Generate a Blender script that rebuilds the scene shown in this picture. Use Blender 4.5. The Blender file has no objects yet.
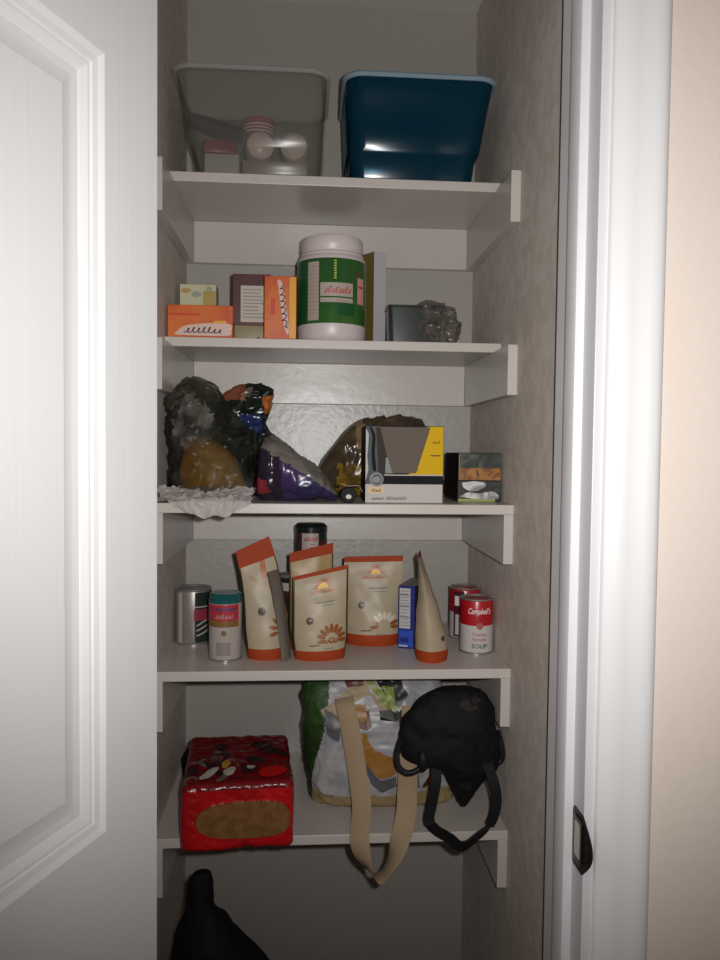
import bpy, bmesh, math, random
from mathutils import Vector, Matrix, noise
from mathutils.bvhtree import BVHTree
from math import sin, cos, pi, radians as R

scn = bpy.context.scene
COL = scn.collection
random.seed(4)

# ------------------------------------------------------------------ camera
EYE = 1.47
CAM = Vector((-0.0613, -1.7052, EYE))
cam_d = bpy.data.cameras.new('camera'); cam = bpy.data.objects.new('camera', cam_d); COL.objects.link(cam)
cam_d.sensor_fit = 'VERTICAL'; cam_d.sensor_height = 36.0; cam_d.lens = 761.22 * 36 / 960; cam_d.clip_start = 0.02
YAW, PITCH, ROLL = 0.0718, 0.0405, 0.0113
fw = Vector((sin(YAW) * cos(PITCH), cos(YAW) * cos(PITCH), -sin(PITCH)))
rt = Vector((cos(YAW), -sin(YAW), 0)); up = rt.cross(fw)
r2 = rt * cos(ROLL) + up * sin(ROLL); u2 = up * cos(ROLL) - rt * sin(ROLL)
M = Matrix((r2, u2, -fw)).transposed().to_4x4(); M.translation = CAM
cam.matrix_world = M
scn.camera = cam

# ------------------------------------------------------------------ light: dim room + the camera's flash
w = bpy.data.worlds.new('room_light'); scn.world = w; w.use_nodes = True
w.node_tree.nodes['Background'].inputs[0].default_value = (1.0, 0.80, 0.62, 1)
w.node_tree.nodes['Background'].inputs[1].default_value = 0.075
fl = bpy.data.lights.new('flash', 'SPOT'); flash = bpy.data.objects.new('flash', fl); COL.objects.link(flash)
fl.energy = 49; fl.spot_size = R(104); fl.spot_blend = 1.0; fl.shadow_soft_size = 0.012; fl.color = (1.0, 0.985, 0.97)
flash.location = CAM + r2 * 0.045 + u2 * 0.03 + fw * 0.01
aim = (Vector((0.12, -0.3, 1.60)) - flash.location)
flash.rotation_euler = aim.to_track_quat('-Z', 'Y').to_euler()
scn.view_settings.view_transform = 'Standard'; scn.view_settings.look = 'None'
scn.view_settings.gamma = 1.0; scn.view_settings.exposure = 0.0; scn.view_settings.use_curve_mapping = False

# ------------------------------------------------------------------ materials
def lin(h):
    h = h.lstrip('#'); o = []
    for i in (0, 2, 4):
        v = int(h[i:i + 2], 16) / 255
        o.append(v / 12.92 if v <= .04045 else ((v + .055) / 1.055) ** 2.4)
    return (*o, 1)
MATS = {}
def mat(name, col='#cccccc', rough=.5, spec=.5, metal=0, bump=None, noise_col=None, alpha=None, fres=.12, coat=0, sss=0):
    """bump=(scale, strength, stretch_z); noise_col=(colour2, scale, lo, hi); alpha=(tint, amount) mixes a see-through film"""
    if name in MATS: return MATS[name]
    m = bpy.data.materials.new(name); m.use_nodes = True; nt = m.node_tree; N = nt.nodes; L = nt.links
    b = N['Principled BSDF']; out = N['Material Output']
    c = lin(col) if isinstance(col, str) else (*col, 1)
    b.inputs['Base Color'].default_value = c; b.inputs['Roughness'].default_value = rough
    b.inputs['Specular IOR Level'].default_value = spec; b.inputs['Metallic'].default_value = metal
    if coat: b.inputs['Coat Weight'].default_value = coat; b.inputs['Coat Roughness'].default_value = .12
    if bump or noise_col:
        tc = N.new('ShaderNodeTexCoord')
    if noise_col:
        n = N.new('ShaderNodeTexNoise'); n.inputs['Scale'].default_value = noise_col[1]; n.inputs['Detail'].default_value = 4
        L.new(tc.outputs['Object'], n.inputs['Vector'])
        rmp = N.new('ShaderNodeValToRGB'); rmp.color_ramp.elements[0].position = noise_col[2]; rmp.color_ramp.elements[1].position = noise_col[3]
        rmp.color_ramp.elements[0].color = c
        rmp.color_ramp.elements[1].color = lin(noise_col[0])
        L.new(n.outputs['Fac'], rmp.inputs[0]); L.new(rmp.outputs[0], b.inputs['Base Color'])
    if bump:
        mp = N.new('ShaderNodeMapping'); L.new(tc.outputs['Object'], mp.inputs['Vector'])
        st = bump[2] if len(bump) > 2 else 1
        mp.inputs['Scale'].default_value = (1, 1, st)
        n2 = N.new('ShaderNodeTexNoise'); n2.inputs['Scale'].default_value = bump[0]; n2.inputs['Detail'].default_value = 3
        L.new(mp.outputs[0], n2.inputs['Vector'])
        bp = N.new('ShaderNodeBump'); bp.inputs['Strength'].default_value = bump[1]; bp.inputs['Distance'].default_value = bump[3] if len(bump) > 3 else .002
        L.new(n2.outputs['Fac'], bp.inputs['Height']); L.new(bp.outputs[0], b.inputs['Normal'])
    if alpha:
        tr = N.new('ShaderNodeBsdfTransparent'); tr.inputs[0].default_value = lin(alpha[0])
        mx = N.new('ShaderNodeMixShader'); mx.inputs[0].default_value = alpha[1]
        L.new(tr.outputs[0], mx.inputs[1]); L.new(b.outputs[0], mx.inputs[2]); L.new(mx.outputs[0], out.inputs[0])
    MATS[name] = m
    return m

def mottled(name, cols, scale, rough=.3, detail=3, dist=1.0):
    """several colours in irregular printed patches"""
    if name in MATS: return MATS[name]
    m = bpy.data.materials.new(name); m.use_nodes = True; nt = m.node_tree; N = nt.nodes; L = nt.links
    b = N['Principled BSDF']; b.inputs['Roughness'].default_value = rough
    tc = N.new('ShaderNodeTexCoord'); n = N.new('ShaderNodeTexNoise'); n.inputs['Scale'].default_value = scale
    n.inputs['Detail'].default_value = detail; n.inputs['Distortion'].default_value = dist
    L.new(tc.outputs['Object'], n.inputs['Vector'])
    rmp = N.new('ShaderNodeValToRGB'); cr = rmp.color_ramp
    k = len(cols)
    while len(cr.elements) < k: cr.elements.new(.5)
    for i, cc in enumerate(cols):
        cr.elements[i].position = .3 + .42 * i / (k - 1); cr.elements[i].color = lin(cc)
    L.new(n.outputs['Fac'], rmp.inputs[0]); L.new(rmp.outputs[0], b.inputs['Base Color'])
    MATS[name] = m
    return m

mat('door_white', '#e9e8e8', .42, .4, bump=(110, .11, .02, .003))
mat('trim_white', '#e6e5e6', .40, .4)
mat('jamb_white', '#dedde0', .40, .4)
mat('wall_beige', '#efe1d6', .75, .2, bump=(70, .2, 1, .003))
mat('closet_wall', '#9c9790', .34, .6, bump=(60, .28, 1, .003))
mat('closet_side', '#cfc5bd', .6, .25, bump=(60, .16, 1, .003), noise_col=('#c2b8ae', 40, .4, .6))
mat('shelf_white', '#bfb7b0', .33, .45, bump=(14, .04))
mat('cleat_white', '#bcb5af', .30, .6, bump=(40, .2))
mat('floor_tan', '#8a7763', .7)
mat('ceiling_white', '#c8c2ba', .8)
mat('gap_dark', '#3a2c22', .8)
mat('nickel', '#6f6a66', .35, .5, metal=.85)
mat('nickel_dark', '#2c2826', .42, .5, metal=.6)
mat('wood_pocket', '#d8d2ca', .6)

# ------------------------------------------------------------------ object helpers
def tag(o, label=None, cat=None, group=None, kind=None):
    if label: o['label'] = label
    if cat: o['category'] = cat
    if group: o['group'] = group
    if kind: o['kind'] = kind
    return o
def thing(name, label, cat, loc=(0, 0, 0), yaw=0, group=None):
    o = bpy.data.objects.new(name, None); COL.objects.link(o); o.empty_display_size = .02
    o.location = loc; o.rotation_euler = (0, 0, yaw)
    return tag(o, label, cat, group)
def obj(name, bm, mats, parent=None, loc=(0, 0, 0), yaw=0, smooth=True, angle=35):
    if not isinstance(mats, (list, tuple)): mats = [mats]
    me = bpy.data.meshes.new(name)
    bmesh.ops.recalc_face_normals(bm, faces=[f for f in bm.faces if not f.tag])
    bm.normal_update()
    for f in bm.faces: f.smooth = smooth
    bm.to_mesh(me); bm.free()
    for m in mats: me.materials.append(MATS[m] if isinstance(m, str) else m)
    if smooth:
        try: me.set_sharp_from_angle(angle=R(angle))
        except Exception: pass
    o = bpy.data.objects.new(name, me); COL.objects.link(o)
    o.location = loc; o.rotation_euler = (0, 0, yaw)
    if parent: o.parent = parent
    return o
def struct(name, bm, mats, **k):
    return tag(obj(name, bm, mats, **k), kind='structure')
def NB(): return bmesh.new()

def join(bm, t, mi=0, mtx=None):
    """append bmesh t to bm"""
    t.verts.index_update(); vs = []
    for v in t.verts: vs.append(bm.verts.new(mtx @ v.co if mtx else v.co))
    for f in t.faces:
        try:
            nf = bm.faces.new([vs[v.index] for v in f.verts]); nf.material_index = mi; nf.tag = f.tag
        except ValueError: pass
    t.free()
def box(bm, x0, x1, y0, y1, z0, z1, mi=0, bev=0.0, seg=2, mtx=None):
    t = bmesh.new(); bmesh.ops.create_cube(t, size=1)
    for v in t.verts:
        v.co = Vector((x0 + (v.co.x + .5) * (x1 - x0), y0 + (v.co.y + .5) * (y1 - y0), z0 + (v.co.z + .5) * (z1 - z0)))
    if bev: bmesh.ops.bevel(t, geom=list(t.edges), offset=bev, segments=seg, profile=.5, affect='EDGES')
    join(bm, t, mi, mtx)
def rings(bm, rs, mi=0, closed=True, cap0=True, cap1=True, mfun=None):
    """loft rings of equal length; mfun(i, j) -> material"""
    vv = [[bm.verts.new(p) for p in r] for r in rs]; n = len(rs[0])
    for i in range(len(rs) - 1):
        for j in range(n if closed else n - 1):
            k = (j + 1) % n
            try:
                f = bm.faces.new((vv[i][j], vv[i][k], vv[i + 1][k], vv[i + 1][j]))
                f.material_index = mfun(i, j) if mfun else mi
            except ValueError: pass
    for c, r, i in ((cap0, vv[0], 0), (cap1, vv[-1], len(rs) - 1)):
        if c:
            try:
                f = bm.faces.new(r); f.material_index = mfun(min(i, len(rs) - 2), 0) if mfun else mi
            except ValueError: pass
    return vv
def lathe(bm, prof, seg=40, mi=0, cx=0, cy=0, cap0=True, cap1=True, mfun=None):
    rs = [[Vector((cx + r * sin(2 * pi * j / seg), cy - r * cos(2 * pi * j / seg), z)) for j in range(seg)] for r, z in prof]
    rings(bm, rs, mi, True, cap0, cap1, mfun)
def cat(ps, n):
    """catmull-rom resample of tuples"""
    o = []; m = len(ps) - 1
    for i in range(n):
        t = i / (n - 1) * m; k = min(int(t), m - 1); f = t - k
        p0, p1, p2, p3 = ps[max(k - 1, 0)], ps[k], ps[k + 1], ps[min(k + 2, m)]
        o.append(tuple(.5 * (2 * b + (c - a) * f + (2 * a - 5 * b + 4 * c - d) * f * f + (3 * b - a - 3 * c + d) * f ** 3) for a, b, c, d in zip(p0, p1, p2, p3)))
    return o
def ribbon(bm, pts, width, thick, n=60, mi=0, wdir=None, twist=None):
    """a flat strap along pts; width direction wdir (vector or function of t)"""
    ps = [Vector(p) for p in cat([tuple(p) for p in pts], n)]; rs = []
    for i, p in enumerate(ps):
        tg = (ps[min(i + 1, n - 1)] - ps[max(i - 1, 0)]).normalized()
        wd = Vector(wdir(i / (n - 1)) if callable(wdir) else wdir); wd = (wd - tg * wd.dot(tg)).normalized()
        nn = tg.cross(wd)
        a, b = wd * width / 2, nn * thick / 2
        rs.append([p + a * .92 + b, p - a * .92 + b, p - a, p - a * .92 - b, p + a * .92 - b, p + a])
    rings(bm, rs, mi)
def tube(bm, pts, rad, n=40, seg=10, mi=0):
    ps = [Vector(p) for p in cat([tuple(p) for p in pts], n)]; rs = []
    for i, p in enumerate(ps):
        tg = (ps[min(i + 1, n - 1)] - ps[max(i - 1, 0)]).normalized()
        a = tg.orthogonal().normalized() if i == 0 else (pa - tg * pa.dot(tg)).normalized()
        pa = a; b = tg.cross(a); r = rad(i / (n - 1)) if callable(rad) else rad
        rs.append([p + a * r * cos(2 * pi * j / seg) + b * r * sin(2 * pi * j / seg) for j in range(seg)])
    rings(bm, rs, mi)
def ridge(p):
    return 1 - 2 * abs(noise.noise(p))
def crumple(p, f, seed=0):
    q = Vector(p) * f + Vector((seed * 3.1, seed * 1.7, seed * 5.3))
    q2 = q + Vector((noise.noise(q * .7), noise.noise(q * .7 + Vector((9, 0, 0))), noise.noise(q * .7 + Vector((0, 9, 0))))) * .6
    return .55 * ridge(q2) + .38 * ridge(q2 * 2.1 + Vector((4, 1, 7))) + .22 * ridge(q2 * 4.3) - .62
def bag_rings(keys, nr, seg, amp, freq, seed=0, expo=2.0, lim=None):
    """keys: (cx, cy, z, rx, ry) -> crumpled rings"""
    rs = []
    for i, (cx, cy, z, rx, ry) in enumerate(cat(keys, nr)):
        ring = []
        for j in range(seg):
            a = 2 * pi * j / seg; ca, sa = cos(a), sin(a)
            ex = 2 / expo
            d = Vector((math.copysign(abs(ca) ** ex, ca) * max(rx, .001), math.copysign(abs(sa) ** ex, sa) * max(ry, .001), 0.0))
            p = Vector((cx, cy, z)) + d
            k = crumple(p, freq, seed) * amp
            k *= min(1, max(rx, ry) / .03)
            e = d.normalized()
            p += e * k + Vector((0, 0, .6 * k * sin(a * 3 + seed)))
            if lim: p = lim(p)
            ring.append(p)
        rs.append(ring)
    return rs

# ---- printing: 2-D shapes laid on a surface function surf(a, b, e) -> point
def p_rect(a0, b0, a1, b1): return [(a0, b0), (a1, b0), (a1, b1), (a0, b1)]
def p_ell(a, b, ra, rb, n=28, t0=0, t1=2 * pi):
    full = abs(t1 - t0 - 2 * pi) < 1e-6
    return [(a + ra * cos(t0 + (t1 - t0) * i / (n if full else n - 1)), b + rb * sin(t0 + (t1 - t0) * i / (n if full else n - 1))) for i in range(n)]
def p_star(a, b, r0, r1, n, t0=0, t1=2 * pi):
    o = []
    for i in range(2 * n + (0 if abs(t1 - t0 - 2 * pi) < 1e-6 else 1)):
        t = t0 + (t1 - t0) * i / (2 * n); r = r1 if i % 2 else r0
        o.append((a + r * cos(t), b + r * sin(t)))
    return o
def p_rot(ps, a, b, th):
    return [(a + (x - a) * cos(th) - (y - b) * sin(th), b + (x - a) * sin(th) + (y - b) * cos(th)) for x, y in ps]
def put2d(bm, t, surf, e, mi, maxlen):
    bmesh.ops.triangulate(t, faces=list(t.faces))
    if maxlen < .5 and t.verts:
        for ax in (0, 1):
            lo = min(v.co[ax] for v in t.verts); hi = max(v.co[ax] for v in t.verts)
            k = math.floor(lo / maxlen) + 1
            while k * maxlen < hi - 1e-6:
                co = [0, 0, 0]; no = [0, 0, 0]; co[ax] = k * maxlen; no[ax] = 1
                bmesh.ops.bisect_plane(t, geom=list(t.verts) + list(t.edges) + list(t.faces), plane_co=co, plane_no=no, dist=1e-7); k += 1
    bmesh.ops.triangulate(t, faces=[f for f in t.faces if len(f.verts) > 3])
    for v in t.verts: v.co = Vector(surf(v.co.x, v.co.y, e))
    for f in t.faces: f.tag = True
    join(bm, t, mi)
def pr(bm, surf, pts, mi, e=.0004, maxlen=.02):
    t = bmesh.new(); f = t.faces.new([t.verts.new((a, b, 0)) for a, b in pts]); f.normal_update()
    if f.normal.z < 0: f.normal_flip()
    put2d(bm, t, surf, e, mi, maxlen)
def pr_line(bm, surf, pts, wd, mi, e=.0005, n=None):
    """a drawn stroke"""
    if n: pts = cat([tuple(p) for p in pts], n)
    for i in range(len(pts) - 1):
        (x0, y0), (x1, y1) = pts[i], pts[i + 1]; L = math.hypot(x1 - x0, y1 - y0) or 1e-6
        nx, ny = -(y1 - y0) / L * wd / 2, (x1 - x0) / L * wd / 2
        ex, ey = (x1 - x0) / L * wd * .25, (y1 - y0) / L * wd * .25
        pr(bm, surf, [(x0 + nx - ex, y0 + ny - ey), (x0 - nx - ex, y0 - ny - ey), (x1 - nx + ex, y1 - ny + ey), (x1 + nx + ex, y1 + ny + ey)], mi, e)
def scrawl(bm, surf, a0, b0, a1, h, mi, n=9, wd=.0016, e=.0006, slope=0, seed=1):
    """unreadable handwriting-like loops from a0 to a1"""
    rn = random.Random(seed); pts = []; hs = [.45 + .55 * rn.random() for _ in range(n + 2)]
    for i in range(n * 10 + 1):
        f = i / (n * 10); th = f * n * 2 * pi; hh = h * hs[int(f * n)]
        pts.append((a0 + (a1 - a0) * f + .22 * h * sin(th) + .18 * h * (1 - cos(th)), b0 + hh * .5 * (1 - cos(th)) + slope * f))
    pr_line(bm, surf, pts, wd * .62, mi, e)
def lines(bm, surf, a0, a1, b0, b1, n, mi, wd=.0008, e=.0006, seed=0):
    """rows of small unreadable print"""
    rn = random.Random(seed)
    for i in range(n):
        b = b0 + (b1 - b0) * (i + .5) / n
        pr(bm, surf, p_rect(a0, b - wd / 2, a0 + (a1 - a0) * (.7 + .3 * rn.random()), b + wd / 2), mi, e)
def text(bm, surf, s, a, b, h, mi, e=.0006, wid=None, shear=0, slope=0, bold=0):
    cu = bpy.data.curves.new('lettering', 'FONT'); cu.body = s; cu.size = 1; cu.shear = shear; cu.align_x = 'CENTER'; cu.offset = bold
    cu.resolution_u = 3
    o = bpy.data.objects.new('lettering', cu); me = o.to_mesh()
    xs = [v.co.x for v in me.vertices]
    W0 = (max(xs) - min(xs)) or 1; cxm = (max(xs) + min(xs)) / 2
    sx = (wid / W0) if wid else h / .7
    t = bmesh.new(); t.from_mesh(me); o.to_mesh_clear()
    for v in t.verts:
        x = (v.co.x - cxm) * sx; v.co = Vector((a + x, b + v.co.y * h / .7 + slope * x, 0))
    bpy.data.objects.remove(o); bpy.data.curves.remove(cu)
    put2d(bm, t, surf, e, mi, .006)
def flat(O, ux, uz):
    O, ux, uz = Vector(O), Vector(ux).normalized(), Vector(uz).normalized(); n = ux.cross(uz)
    return lambda a, b, e: O + ux * a + uz * b + n * e
def onto(bm, axis, start, jit=0.0, off=(0, 0, 0)):
    """print surface found on the mesh itself: axis 'y' looks from the front (a = x, b = z), axis 'z' from above (a = x, b = y)"""
    bvh = BVHTree.FromBMesh(bm)
    def f(a, b, e):
        q = Vector((a, b, 0)) * 55
        a2, b2 = a + jit * noise.noise(q), b + jit * noise.noise(q + Vector((7, 3, 1)))
        o, d = (Vector((a2, start, b2)), Vector((0, 1, 0))) if axis == 'y' else (Vector((a2, b2, start)), Vector((0, 0, -1)))
        h, n, i_, t_ = bvh.ray_cast(o, d)
        if h is None: h, n, i_, t_ = bvh.find_nearest(o)
        return h - d * e
    return f
def cyl(r, phi=0, taper=0):
    return lambda a, b, e: Vector(((r + e) * sin(phi + a / r), -(r + e) * cos(phi + a / r), b))

# ------------------------------------------------------------------ the setting
XL, XR = -0.3237, 0.31
FY, BY = -0.742, -0.585                                        # front and inner face of the closet's front wall
bm = NB(); box(bm, -1.6, 1.6, -2.6, 0.1, -0.1, 0); struct('floor', bm, 'floor_tan')
bm = NB(); box(bm, XL - .1, XR + .1, BY, .1, 2.44, 2.5); struct('ceiling', bm, 'ceiling_white')
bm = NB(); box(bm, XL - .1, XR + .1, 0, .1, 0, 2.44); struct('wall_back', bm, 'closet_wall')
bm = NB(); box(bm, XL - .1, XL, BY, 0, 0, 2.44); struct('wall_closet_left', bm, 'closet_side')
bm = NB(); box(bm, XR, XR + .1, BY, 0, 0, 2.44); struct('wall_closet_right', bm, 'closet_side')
bm = NB(); box(bm, .3285, 1.6, FY, BY, 0, 2.44); struct('wall_front_right', bm, 'wall_beige')
bm = NB(); box(bm, -1.6, -.298, FY, BY, 0, 2.44); box(bm, -.298, .3285, FY, BY, 2.20, 2.44); struct('wall_front_left', bm, 'wall_beige')
# jambs, stops and casing: trim profiles swept up the opening
def sweep(bm, prof, z0, z1, mi=0):
    rings(bm, [[Vector((x, y, z0)) for x, y in prof], [Vector((x, y, z1)) for x, y in prof]], mi)
bm = NB(); box(bm, XR, .3285, FY, BY + .0, 0, 2.20, bev=.0012); struct('trim_1', bm, 'jamb_white', smooth=False)
bm = NB(); box(bm, XR - .0008, XR + .001, BY - .003, BY + .002, 0, 2.20); struct('trim_2', bm, 'gap_dark', smooth=False)
stop = [(XR, -.655), (XR - .007, -.656), (XR - .0115, -.660), (XR - .0125, -.668), (XR - .0125, -.694), (XR - .011, -.698), (XR, -.7005)]
bm = NB(); sweep(bm, stop, 0, 2.18); struct('trim_3', bm, 'jamb_white', angle=25)
def casing(x0, sgn):
    p = [(0, 0), (0, .0055), (.003, .0085), (.010, .0095), (.0125, .0115), (.030, .0122), (.040, .0135), (.050, .0165), (.056, .0178), (.062, .0178), (.068, .0165), (.0715, .012), (.0722, .006), (.0722, 0)]
    return [(x0 + sgn * a, FY - b) for a, b in p]
bm = NB(); sweep(bm, casing(.3235, 1), 0, 2.26); struct('trim_4', bm, 'trim_white', angle=50)
bm = NB(); box(bm, -.298, -.280, FY, BY, 0, 2.20); struct('trim_5', bm, 'jamb_white', smooth=False)
bm = NB(); sweep(bm, casing(-.2935, -1), 0, 2.26); struct('trim_6', bm, 'trim_white', angle=50)
bm = NB(); box(bm, -.298, .3285, FY, BY, 2.18, 2.20); struct('trim_7', bm, 'jamb_white', smooth=False)

# the door, swung open past square on its left hinge
def door_leaf():
    bm = NB(); W, H, T = .586, 2.13, .035
    pans = [(.102, .484, 1.035, 1.896), (.102, .484, .24, .84)]
    xs = [0, .102, .484, W]; zs = [.008, .24, .84, 1.035, 1.896, H]
    prof = [(0, 0), (.0025, .0012), (.0065, .0040), (.0135, .0058), (.0155, .0078), (.0185, .0082), (.0265, .0118), (.0285, .0134), (.0325, .0138), (.0375, .0144), (.0385, .0144), (.0545, .0105), (.056, .0100)]
    for i in range(3):
        for j in range(5):
            if i == 1 and j in (1, 3): continue
            bm.faces.new([bm.verts.new((a, 0, b)) for a, b in ((xs[i], zs[j]), (xs[i + 1], zs[j]), (xs[i + 1], zs[j + 1]), (xs[i], zs[j + 1]))])
    for a0, a1, b0, b1 in pans:
        rs = []
        for o, d in prof:
            rs.append([Vector((a0 + o, d, b0 + o)), Vector((a1 - o, d, b0 + o)), Vector((a1 - o, d, b1 - o)), Vector((a0 + o, d, b1 - o))])
        rings(bm, rs, 0, True, False, True)
    # edges and far face
    for q in ([(0, 0, zs[0]), (0, T, zs[0]), (0, T, H), (0, 0, H)], [(W, 0, zs[0]), (W, 0, H), (W, T, H), (W, T, zs[0])], [(0, T, zs[0]), (W, T, zs[0]), (W, T, H), (0, T, H)],
              [(0, 0, H), (W, 0, H), (W, T, H), (0, T, H)], [(0, 0, zs[0]), (W, 0, zs[0]), (W, T, zs[0]), (0, T, zs[0])]):
        bm.faces.new([bm.verts.new(p) for p in q])
    bmesh.ops.remove_doubles(bm, verts=bm.verts, dist=1e-5)
    return bm
DA = .382
door = struct('door_1', door_leaf(), 'door_white', angle=16)
dx = Vector((-sin(DA), -cos(DA), 0)); dz = Vector((0, 0, 1)); dy = dz.cross(dx)       # local y points into the leaf
if dy.x > 0: dy = -dy
Mx = Matrix((dx, dy, dz)).transposed().to_4x4(); Mx.translation = Vector((-.2444, -.748, 0))
door.data.transform(Mx); door.data.flip_normals() if Mx.determinant() < 0 else None

# strike plate on the right jamb
root = thing('strike_plate', 'dark metal latch strike plate with curved lip on the white door jamb', 'strike plate', (XR, -.727, .908))
bm = NB()
yz = [(.022, .006), (.022, .074), (.018, .080), (-.014, .080)] + [(-.014 - .027 * sin(pi * i / 14), .08 - .08 * i / 14) for i in range(1, 14)] + [(-.014, 0), (.018, 0)]
rings(bm, [[Vector((-.0016 + max(0, -.018 - y) * .14, y, z)) for y, z in yz], [Vector((-.0001 + max(0, -.018 - y) * .14, y, z)) for y, z in yz]])
obj('plate', bm, 'nickel_dark', root, smooth=False)
bm = NB()
ob = [(.016, .014), (.016, .066), (-.006, .066), (-.006, .014)]
def rr(y0, y1, z0, z1, r, x):
    o = []
    for cy, cz, a0 in ((y1 - r, z1 - r, 0), (y0 + r, z1 - r, pi / 2), (y0 + r, z0 + r, pi), (y1 - r, z0 + r, 1.5 * pi)):
        for k in range(5): o.append(Vector((x, cy + r * cos(a0 + k * pi / 8), cz + r * sin(a0 + k * pi / 8))))
    return o
rings(bm, [rr(-.012, .019, .009, .071, .006, -.0017), rr(-.012, .019, .009, .071, .006, -.0026), rr(-.008, .015, .015, .065, .005, -.0026), rr(-.008, .015, .015, .065, .005, -.0017)], 0, True, False, False)
obj('latch_rim', bm, 'nickel', root, smooth=False)
bm = NB(); rings(bm, [rr(-.0075, .0145, .0155, .0645, .005, -.0016), rr(-.0075, .0145, .0155, .0645, .005, -.0019)])
obj('latch_pocket', bm, 'wood_pocket', root, smooth=False)

# ------------------------------------------------------------------ shelves on their cleats
SZ = [1.9766, 1.6746, 1.3736, 1.0788, 0.7823]; ST, CH, CT = .0175, .089, .0177
SHELF_LAB = ['white top closet shelf carrying the clear bin and the blue bin', 'white closet shelf carrying the green tub and orange boxes',
             'white closet shelf carrying the bagged groceries and yellow carton', 'white closet shelf carrying the cans and orange-topped pouches',
             'white lowest closet shelf carrying the red package and tote bag']
for i, z in enumerate(SZ):
    fy = -.2646 if i < 2 else -.3753; cy = -.3812 if i < 2 else -.3748
    r = thing('closet_shelf', SHELF_LAB[i], 'shelf', (0, fy / 2, z), 0, 'closet shelves')
    bm = NB(); box(bm, XL, XR, fy - fy / 2, -fy / 2, -ST, 0, bev=.0012); obj('board', bm, 'shelf_white', r, smooth=False)
    for x0, x1 in ((XL, XL + CT), (XR - CT, XR)):
        bm = NB(); box(bm, x0, x1, cy - fy / 2, -fy / 2, -ST - CH, -ST, bev=.0012); obj('side_cleat', bm, 'cleat_white', r, smooth=False)
    bm = NB(); box(bm, XL + CT, XR - CT, -CT - fy / 2, -fy / 2, -ST - CH, -ST, bev=.0015); obj('back_cleat', bm, 'cleat_white', r, smooth=False)

# ------------------------------------------------------------------ top shelf: two bins
mat('bin_clear', '#a9a7a3', .18, .5, alpha=('#ecece9', .11))
mat('bin_clear_rim', '#c9c6c2', .25, .5, alpha=('#ececec', .28))
mat('bin_blue', '#0a465c', .16, .6, alpha=('#5aa0b4', .36))
mat('bin_blue_rim', '#8ea3ae', .25, .5, alpha=('#9ab4c4', .8))
def rrect(cx, cy, hx, hy, r, z, k=6):
    o = []
    for sx, sy, a0 in ((1, 1, 0), (-1, 1, pi / 2), (-1, -1, pi), (1, -1, 1.5 * pi)):
        for i in range(k):
            a = a0 + i * pi / 2 / (k - 1); o.append(Vector((cx + sx * (hx - r) + r * cos(a), cy + sy * (hy - r) + r * sin(a), z)))
    return o
def bin_(label, x, mb, mr, rimhx, cx_rim):
    z0 = SZ[0]; r = thing('storage_bin', label, 'storage bin', (x, -.165, z0), 0, 'plastic bins on the top shelf')
    bm = NB(); T = .0022; H = .187
    def rg(z, hx, hy, rad, ox=0, oy=0): return rrect(ox, oy, hx, hy, rad, z)
    f = lambda z, a, b: a + (b - a) * z / .19
    out = [rg(0, .100, .066, .018), rg(.003, .113, .078, .022), rg(.010, .1165, .0815, .024)]
    for z in (.050, .056): out.append(rg(z, f(z, .1165, rimhx - .011), f(z, .0815, .105), .026))
    for z in (.062, .10, .15, H - .004): out.append(rg(z, f(z, .1195, rimhx - .006), f(z, .084, .110), .032, cx_rim * z / H))
    inn = []
    for z in (H - .004, .15, .10, .062): inn.append(rg(z, f(z, .1195, rimhx - .006) - T, f(z, .084, .110) - T, .030, cx_rim * z / H))
    for z in (.056, .050): inn.append(rg(z, f(z, .1165, rimhx - .011) - T, f(z, .0815, .105) - T, .024))
    inn += [rg(.011, .114, .079, .022), rg(.005, .110, .075, .02), rg(.003, .100, .066, .018)]
    rings(bm, out + inn)
    obj('body', bm, mb, r, angle=40)
    bm = NB(); a, b = rimhx, .117
    rings(bm, [rg(H - .006, a - .003, b - .003, .036, cx_rim), rg(H - .001, a + .001, b + .001, .038, cx_rim), rg(H + .003, a - .001, b - .001, .038, cx_rim), rg(H + .003, a - .008, b - .008, .034, cx_rim),
               rg(H - .002, a - .0085, b - .0085, .033, cx_rim), rg(H - .006, a - .0055, b - .0055, .034, cx_rim), rg(H - .006, a - .003, b - .003, .036, cx_rim)], 0, True, False, False)
    obj('rim', bm, mr, r, angle=40)
    s = 1 if x < 0 else -1
    bm = NB()                                                   # moulded grip skirt under the rim on one short side
    rings(bm, [[Vector((s * (rimhx - .004 - dz_ * .045) + cx_rim, y, H - .012 - dz_)) for y in (-.062, .062)] + [Vector((s * (rimhx - .0065 - dz_ * .045) + cx_rim, y, H - .012 - dz_)) for y in (.062, -.062)] for dz_ in (0, .04, .085, .118)])
    obj('grip', bm, mb, r, angle=30)
    return r
bin_('clear plastic storage bin holding white and red toiletries', -.156, 'bin_clear', 'bin_clear_rim', .146, -.011)
bin_('translucent dark blue plastic storage bin with a pale rim', .1385, 'bin_blue', 'bin_blue_rim', .1465, .0105)

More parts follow.
